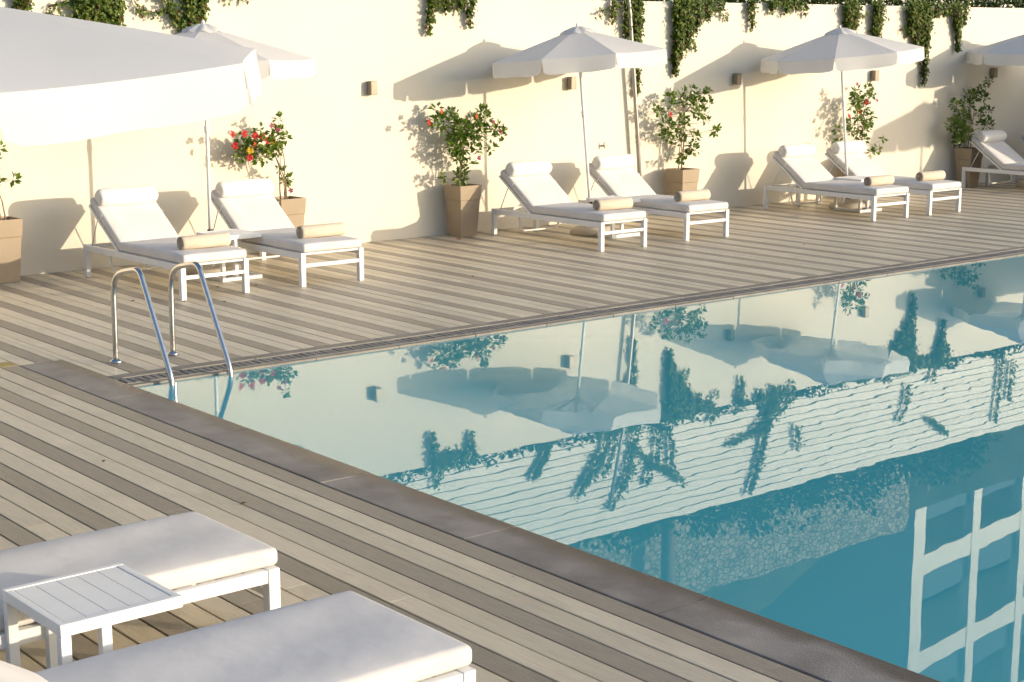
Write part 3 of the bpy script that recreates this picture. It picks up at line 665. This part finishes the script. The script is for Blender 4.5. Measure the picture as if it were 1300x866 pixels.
for pi,(cx,fol,flw) in enumerate(PLANTS):
    r=random.Random(100+pi)
    t=thing('potted_plant',PLAB[pi],'potted plant',(cx,5.435,0),0,'hibiscus plants in taupe planters')
    if pi==0: fol=fol+[(-.2,1.0,.12),(-.1,1.25,.1),(-.35,1.35,.12),(-.15,1.5,.1),(-.4,1.1,.1)]
    g=MB(); a,b=.125,.155; g.hexa([(-a,-a,0),(a,-a,0),(a,a,0),(-a,a,0)],[(-b,-b,.47),(b,-b,.47),(b,b,.47),(-b,b,.47)]); pot=g.build('pot',M['pot'],t,bevel=.006)
    g=MB(); a,b,c=.160,.172,.15
    for z0,z1,ra,rb2 in ((.471,.655,a,b),):
        o1=[(-ra,-ra,z0),(ra,-ra,z0),(ra,ra,z0),(-ra,ra,z0)]; o2=[(-rb2,-rb2,z1),(rb2,-rb2,z1),(rb2,rb2,z1),(-rb2,rb2,z1)]
        i2=[(-c,-c,z1),(c,-c,z1),(c,c,z1),(-c,c,z1)]; i1=[(-c,-c,z0+.1),(c,-c,z0+.1),(c,c,z0+.1),(-c,c,z0+.1)]
        g.v=o1+o2+i2+i1
        for k in range(4):
            n=(k+1)%4; g.face((k,n,4+n,4+k)); g.face((4+k,4+n,8+n,8+k)); g.face((8+k,8+n,12+n,12+k))
        g.face((3,2,1,0))
    g.build('rim',M['pot'],pot,bevel=.005)
    g=MB(); n=8
    for j in range(n+1):
        for i in range(n+1): g.v.append((-.149+.298*i/n,-.149+.298*j/n,.60+r.uniform(-.008,.012)))
    for j in range(n):
        for i in range(n): g.face((j*(n+1)+i,j*(n+1)+i+1,(j+1)*(n+1)+i+1,(j+1)*(n+1)+i),True)
    g.build('soil',M['soil'],pot)
    # stems: a few main canes to the top, twigs to every cluster
    st_=MB(); lf=MB()
    top=max(z for _,z,_ in fol); mx_=sum(x for x,_,_ in fol)/len(fol)
    canes=[]
    for k in range(4):
        bx,by=r.uniform(-.07,.07),r.uniform(-.07,.07)
        tx=mx_*(.5+.5*k/3)+r.uniform(-.08,.08); tz=top*r.uniform(.72,.9)
        pts=[Vector((bx+(tx-bx)*(u**1.6),by+r.gauss(0,.012)+ .02*math.sin(u*5+k),.6+(tz-.6)*u)) for u in [i/8 for i in range(9)]]
        canes.append(pts); st_.tube(pts,[.0085-.005*i/8 for i in range(9)],6)
    for (x,z,rd) in fol:
        y=r.uniform(-.12,.12); c=Vector((x,y,z))
        best=min((p for cn in canes for p in cn if p.z<z+.02),key=lambda p:(p-c).length+ .6*max(0,p.z-z),default=canes[0][0])
        mid=(best+c)/2+Vector((0,0,-.02*abs(x-best.x)/.3)); st_.tube([best,mid,c],[.0045,.0035,.002],5)
        nl=max(7,int(6500*rd*rd))+6
        for q in range(nl):
            d=rdir(r); p=c+Vector((d.x*rd*1.05,d.y*rd*1.2,d.z*rd))*(r.random()**.45)
            dd=(d+Vector((0,0,.25))+jit(r,.35)); lf.leaf(p,r.uniform(.048,.09),dd,Vector((r.gauss(0,.5),-.6+r.gauss(0,.5),1)),.62)
    st_.build('stem',M['stem'],t); lf.build('foliage',M['leaf'],t)
    for (x,z,c) in flw:
        fl=MB(); mat=[M['petal_red'],M['petal_yellow'],M['petal_orange'],M['petal_pink']][c]; sz=.043 if c in (0,1) else (.038 if c==2 else .03)
        ax=(Vector((r.uniform(-.5,.6),-1,r.uniform(-.1,.5)))).normalized(); u=ax.cross(Vector((0,0,1))).normalized(); w=ax.cross(u)
        cc=Vector((x,-.13,z)); fl.mat(mat)
        for k in range(5):
            an=2*math.pi*k/5+r.uniform(-.2,.2); d=(u*math.cos(an)+w*math.sin(an)); sd=ax.cross(d)
            b=len(fl.v); fl.v+=[tuple(cc),tuple(cc+d*sz*.6+sd*sz*.42+ax*sz*.25),tuple(cc+d*sz*1.0+sd*sz*.22+ax*sz*.12),tuple(cc+d*sz*1.0-sd*sz*.22+ax*sz*.14),tuple(cc+d*sz*.6-sd*sz*.42+ax*sz*.25)]
            fl.face((b,b+1,b+2,b+3,b+4))
        fl.mat(M['petal_yellow']); fl.tube([cc,cc+ax*sz*.9],[.003,.004],5)
        fl.build('flower',None,t)
# hanging vines over the wall: (x, width, bottom z, density, trailing tips)
def vine(name,lab,strands,seed,group,per=60,y0=WY-.02,size=(.035,.06),red=.12,up=False):
    r=random.Random(seed); lf=MB(); lf.mat(M['ivy'])
    stems=MB()
    for pts,wd,dens in strands:
        P=[Vector(p) for p in pts]; L=sum((P[i+1]-P[i]).length for i in range(len(P)-1))
        stems.tube([p+Vector((0,.005,0)) for p in P],.005,5)
        n=int(L*dens)
        for q in range(n):
            u=r.random()*L; i=0
            while i<len(P)-2 and u>(P[i+1]-P[i]).length: u-=(P[i+1]-P[i]).length; i+=1
            seg=P[i+1]-P[i]; f=u/max(seg.length,1e-6); f=min(f,1)
            tt=(i+f)/(len(P)-1); w=wd*(1-.65*tt**1.5)
            p=P[i]+seg*f+Vector((r.gauss(0,w*.5),-abs(r.gauss(0,.035+.25*w)),r.gauss(0,.03)))
            lf.mat(M['ivy_red'] if r.random()<red*(.3+tt*1.4) else M['ivy'])
            d=Vector((r.gauss(0,.6),-.5+r.gauss(0,.4),(-.8 if not up else .3)+r.gauss(0,.5)))
            lf.leaf(p,r.uniform(*size),d,Vector((r.gauss(0,.4),-1,.5+r.gauss(0,.4))),.8)
    t=thing(name,lab,'vine',tuple(strands[0][0][0]),0,group)
    off=Vector(t.location)
    for m_,nm,mt in ((lf,'foliage',None),(stems,'stem',M['stem'])):
        m_.v=[(x-off.x,y-off.y,z-off.z) for x,y,z in m_.v]; m_.build(nm,mt,t)
    return t
VY=WY-.03
def strand(x,zb,r,w,dens,drift=0,ztop=3.02):
    n=6; pts=[(x+drift*(i/n)+r.gauss(0,.012),VY-.01*math.sin(i),ztop+(zb-ztop)*i/n) for i in range(n+1)]
    return (pts,w,dens)
def side(x,z,dx,dz,r,dens=90):
    pts=[(x+dx*i/5,VY,z+dz*i/5+r.gauss(0,.012)) for i in range(6)]; return (pts,.02,dens)
rv=random.Random(21)
s_=lambda *a,**k: strand(a[0],a[1],rv,*a[2:],**k)
VIN=[('short ivy tuft at the far upper left, its end behind the near canopy',[s_(1.68,2.55,.06,700),s_(1.73,2.6,.05,500)]),
 ('wide dark ivy curtain at the upper left with thin reddish side shoots',[s_(2.35,2.36,.12,1000),s_(2.5,2.3,.14,1200),s_(2.65,2.32,.12,1000),s_(2.78,2.55,.06,400),s_(2.42,2.5,.12,900),side(2.35,2.85,-.35,-.04,rv),side(2.35,2.62,-.38,.12,rv),side(2.95,2.95,.12,-.2,rv)]),
 ('ivy with a bright green slanting shoot above the first wall umbrella',[s_(3.62,2.45,.1,1100),s_(3.75,2.55,.09,900),s_(3.3,2.5,.07,500,drift=.28),side(3.45,2.72,-.42,.06,rv),side(3.3,2.95,-.3,.1,rv),side(4.0,2.95,.45,-.02,rv)]),
 ('small ivy arch hanging on bare wall left of the second wall umbrella',[s_(6.92,2.55,.05,450),s_(7.55,2.63,.05,450),s_(7.2,2.82,.09,600),s_(7.4,2.84,.08,600),s_(7.05,2.84,.07,500)]),
 ('long thin ivy trail running down beside the leaning steel pole',[s_(10.25,2.5,.09,600),s_(10.42,2.3,.08,700),s_(10.5,1.72,.05,380,drift=-.03),side(10.2,2.95,-.5,-.16,rv),s_(10.0,2.72,.05,250)]),
 ('dense ivy curtain right of the second umbrella, its left side longest',[s_(11.2,2.0,.07,900,drift=.02),s_(11.3,2.2,.1,1100),s_(11.42,2.35,.1,1000),s_(11.6,2.6,.1,800),s_(11.85,2.75,.1,600),side(11.9,2.95,.4,-.2,rv),side(11.5,2.6,.12,-.3,rv,140),s_(12.1,2.86,.08,400)]),
 ('single short reddish ivy wisp between two larger ivy curtains',[s_(12.78,2.62,.035,350),s_(12.72,2.85,.05,300)]),
 ('low ivy fringe just under the wall top above the third umbrella',[s_(13.2,2.88,.08,500),s_(13.5,2.84,.06,400),s_(13.95,2.82,.03,250),s_(13.75,2.9,.08,400),side(13.1,2.96,.8,.0,rv,200)]),
 ('blunt ivy tongue directly above the third umbrella top',[s_(14.9,2.56,.1,1000),s_(15.02,2.52,.1,1000),s_(15.12,2.64,.08,700),side(15.1,2.85,.3,-.03,rv)]),
 ('narrow ivy tongue just right of the third umbrella top',[s_(15.6,2.5,.08,900),s_(15.68,2.46,.08,900),side(15.7,2.8,.2,-.04,rv)]),
 ('longest ivy curtain, dropping behind the right side of the third canopy',[s_(16.5,2.5,.12,1000),s_(16.65,2.35,.12,1100),s_(16.8,2.2,.1,1100),s_(16.93,1.78,.08,900,drift=-.02),s_(16.95,2.3,.07,700),side(16.5,2.6,-.2,.02,rv),s_(17.2,2.82,.08,500),s_(17.4,2.86,.07,400)]),
 ('rightmost ivy trail, dropping into the shadow of the last umbrella',[s_(17.75,2.28,.06,800,drift=.06),s_(17.72,2.6,.08,800),s_(17.95,2.7,.06,600),s_(17.6,2.85,.08,500),side(17.6,2.92,-.3,-.05,rv)])]
for i,(lab,ss) in enumerate(VIN): vine('hanging_ivy',lab,ss,300+i,'ivy hanging over the cream wall')
# climbers on the white boards, spreading upwards
CL2=[([0],'small sprig on the left part of the white boards'),([1,2,8,9],'wide climber fanning out over the boards left of the arch shaped one'),([3,4,5,6,10],'arch shaped climber on the white boards'),([7],'tiny leftmost sprig on the white boards'),([11,12,14,15,16],'tallest climber on the boards, reaching their top edge'),([13],'little sprig right of the arch shaped climber'),([17,20,21],'scattered climber patches on the right part of the boards'),([18,19],'pair of upright climber stems near the right end of the boards')]
for i,(idx,lab) in enumerate(CL2):
    ss=[]
    for k in idx:
        P_=CLIMB[k]; x0_,z0_=P_[0]
        pts=[(x0_+.02,8.43,2.75)]*(1 if z0_<4.05 else 0)+[(x,8.43,z) for x,z in P_]
        ss.append((pts,.075,230))
    vine('climbing_vine','green '+lab,ss,400+i,'climbers on the white boards',up=True,size=(.04,.07),red=.03)
# hedges, shrubs and trees above the wall
def leaf_blob(c,rx,ry,rz,n,r,mb,size,hole=.35):
    k=0
    while k<n:
        d=rdir(r); q=d*(r.random()**.4)
        p=Vector((c[0]+q.x*rx,c[1]+q.y*ry,c[2]+q.z*rz))
        if mnoise.noise(p*(1.6/max(.3,min(rx,rz)))+Vector((c[0],0,0)))<-.5+hole and r.random()<.75: k+=.25; continue
        mb.leaf(p,r.uniform(*size),d+jit(r,.5)+Vector((0,0,.2)),Vector((r.gauss(0,.6),r.gauss(0,.6),1)),.7); k+=1
r=random.Random(55)
for i in range(13):
    x0_=-1.0+i*2.0; lf=MB(); sm=MB()
    for k in range(1500):
        x=r.uniform(-.03,2.03); lf.leaf(Vector((x,r.uniform(-.14,.2),r.uniform(.1,.50+.05*math.sin(x*3+i)+.03*math.sin(x*11)))),r.uniform(.05,.09),rdir(r)+Vector((0,0,.4)),Vector((r.gauss(0,.6),-.5,1)),.7)
    t=thing('hedge_plant','low dark hedge plant in the row along the top of the cream wall','hedge',(x0_,6.2,2.72),0,'hedge along the wall top')
    lf.build('foliage',M['hedge'],t)
    for k in range(5): sm.tube([(.2+k*.4,0,0),(.2+k*.4+r.gauss(0,.04),0,.4)],.012,5)
    sm.build('stem',M['stem'],t)
SH=[(13.0,9.7,1.0,.8,'low'),(14.8,9.8,1.1,1.1,'x'),(16.6,9.9,1.2,1.3,'x'),(18.3,10.0,1.2,1.55,'x'),(20.0,10.1,1.3,1.7,'x'),(21.8,10.2,1.3,1.75,'x'),(23.6,10.3,1.4,1.6,'x'),(25.4,10.4,1.3,1.5,'x')]
for i,(x,y,w_,h_,_) in enumerate(SH):
    z0_=hz(x,y); t=thing('shrub','x','shrub',(x,y,z0_),0,'shrubs between the white boards and the stone wall')
    t['label']='dark green shrub in the row between the white boards and the rubble stone wall'
    lf=MB(); 
    for k in range(5): leaf_blob((r.uniform(-.5,.5)*w_,r.uniform(-.3,.3),h_*r.uniform(.35,.75)),w_*.55,.55,h_*.42,230,r,lf,(.09,.16))
    lf.build('foliage',M['hedge'],t)
    sm=MB()
    for k in range(4): sm.tube([(r.gauss(0,.08),0,-.05),(r.gauss(0,.3),0,h_*.7)],[.035,.01],6)
    sm.build('stem',M['bark'],t)
TR=[(19.5,15.5,4.2,1.9),(24.0,17.5,5.0,2.3),(14.5,16.5,4.5,2.2),(27.0,21.5,5.2,2.6),(20.5,21.0,5.0,2.4),(31.5,26.0,5.5,2.8),(10.0,14.5,4.0,2.0)]
TLAB=['round tree on the hill just above the rubble stone wall','tree on the hill left of the hotel block','wide tree on the hill at the left above the white boards','tree high on the hill behind the hotel corner','dark tree in the middle of the upper hillside','highest tree, on the slope behind the hotel block','tree at the left end of the hill']
for i,(x,y,h_,cr) in enumerate(TR):
    z0_=hz(x,y); t=thing('hill_tree',TLAB[i],'tree',(x,y,z0_-.1),0,'trees on the hillside')
    tk=MB(); tk.tube([(0,0,0),(.08,.03,h_*.25),(-.05,0,h_*.5),(.02,.05,h_*.75)],[.2,.16,.12,.06],10)
    for k in range(6):
        an=k*1.05+r.uniform(-.3,.3); zb_=h_*r.uniform(.35,.6); tk.tube([(0,0,zb_),(math.cos(an)*cr*.35,math.sin(an)*cr*.35,zb_+.5),(math.cos(an)*cr*.7,math.sin(an)*cr*.7,zb_+1.0)],[.07,.05,.02],6)
    tk.build('trunk',M['bark'],t)
    lf=MB()
    for k in range(9):
        an=k*2.4; rr=cr*(.15+.6*r.random()); leaf_blob((math.cos(an)*rr,math.sin(an)*rr,h_*r.uniform(.5,.92)),cr*.5,cr*.5,cr*.36,330,r,lf,(.14,.26))
    lf.build('crown',M['tree_leaf'],t)

# dry leaves and petals dropped on the deck
M['dry_leaf']=surf('dry_leaf',(.10,.06,.03),rough=.8,var=.3,scale=30)
r=random.Random(77)
g=MB(); g.leaf(Vector((-.02,0,.006)),.045,Vector((1,0,.03)),Vector((0,0,1)),.55,.35)
lf0=g.build('fallen_leaf',M['dry_leaf'],solid=.002)
for i,(x,y) in enumerate(((2.05,3.05),(2.35,2.8),(2.75,3.65),(3.1,3.5),(2.9,3.3),(1.7,3.4),(5.2,2.6),(9.9,2.1),(-1.1,-1.9),(-2.6,-.6),(-.9,-3.2))):
    o=lf0 if i==0 else lf0.copy()
    if i: COL.objects.link(o)
    o.location=(x,y,.003); o.rotation_euler=(0,0,r.uniform(0,6.28)); tag(o,'tiny dry brown leaf lying on the deck boards','leaf','dry leaves scattered on the deck')
g=MB()
for k in range(4):
    a=k*1.5; g.leaf(Vector((0,0,.006)),.04,Vector((math.cos(a),math.sin(a),.12)),Vector((0,0,1)),.8,.3)
o=g.build('fallen_flower',M['petal_red'],solid=.002); o.location=(7.0,5.2,.003); tag(o,'fallen red flower on the deck at the foot of the broad potted plant','flower')
SUN_E=2.0; SKY_E=.15; EXPO=1.22; DUST=5; OZ=3.1
# ------------------------------------------------------------------ light, sky, camera
SUN=Vector((.75,-1,.2)).normalized()     # towards the sun: behind the camera, to the right, low
ld=bpy.data.lights.new('sun','SUN'); ld.energy=SUN_E; ld.angle=R(.5); ld.color=(1,.84,.63)
lo=bpy.data.objects.new('sun',ld); COL.objects.link(lo); lo.rotation_euler=SUN.to_track_quat('Z','Y').to_euler(); lo.location=(10,-12,8)
w=bpy.data.worlds.new('World'); S.world=w; w.use_nodes=True; nt=w.node_tree
for n in list(nt.nodes): nt.nodes.remove(n)
sky=nt.nodes.new('ShaderNodeTexSky'); sky.sky_type='NISHITA'; sky.sun_disc=False
sky.sun_elevation=math.asin(SUN.z); sky.sun_rotation=math.atan2(SUN.x,SUN.y); sky.air_density=1.0; sky.dust_density=DUST; sky.ozone_density=OZ
bg=nt.nodes.new('ShaderNodeBackground'); bg.inputs[1].default_value=SKY_E
ow=nt.nodes.new('ShaderNodeOutputWorld'); nt.links.new(sky.outputs[0],bg.inputs[0]); nt.links.new(bg.outputs[0],ow.inputs[0])
cam=bpy.data.cameras.new('camera'); co=bpy.data.objects.new('camera',cam); COL.objects.link(co)
cam.sensor_fit='HORIZONTAL'; cam.sensor_width=36; cam.lens=36*2034.36/1300; cam.clip_end=600; cam.clip_start=.05
yaw,tilt=.686042,.188233
d=Vector((math.sin(yaw)*math.cos(tilt),math.cos(yaw)*math.cos(tilt),-math.sin(tilt)))
rt=Vector((math.cos(yaw),-math.sin(yaw),0)); up=rt.cross(d)
co.matrix_world=Matrix(((rt.x,up.x,-d.x,-5.079),(rt.y,up.y,-d.y,-10.603),(rt.z,up.z,-d.z,2.5),(0,0,0,1)))
S.camera=co
S.render.engine='CYCLES'
S.cycles.max_bounces=8; S.cycles.transparent_max_bounces=8; S.cycles.caustics_reflective=False; S.cycles.caustics_refractive=False
S.cycles.use_denoising=True
try: S.cycles.denoiser='OPENIMAGEDENOISE'
except Exception: pass
S.view_settings.view_transform='Standard'; S.view_settings.look='None'; S.view_settings.gamma=1; S.view_settings.exposure=EXPO
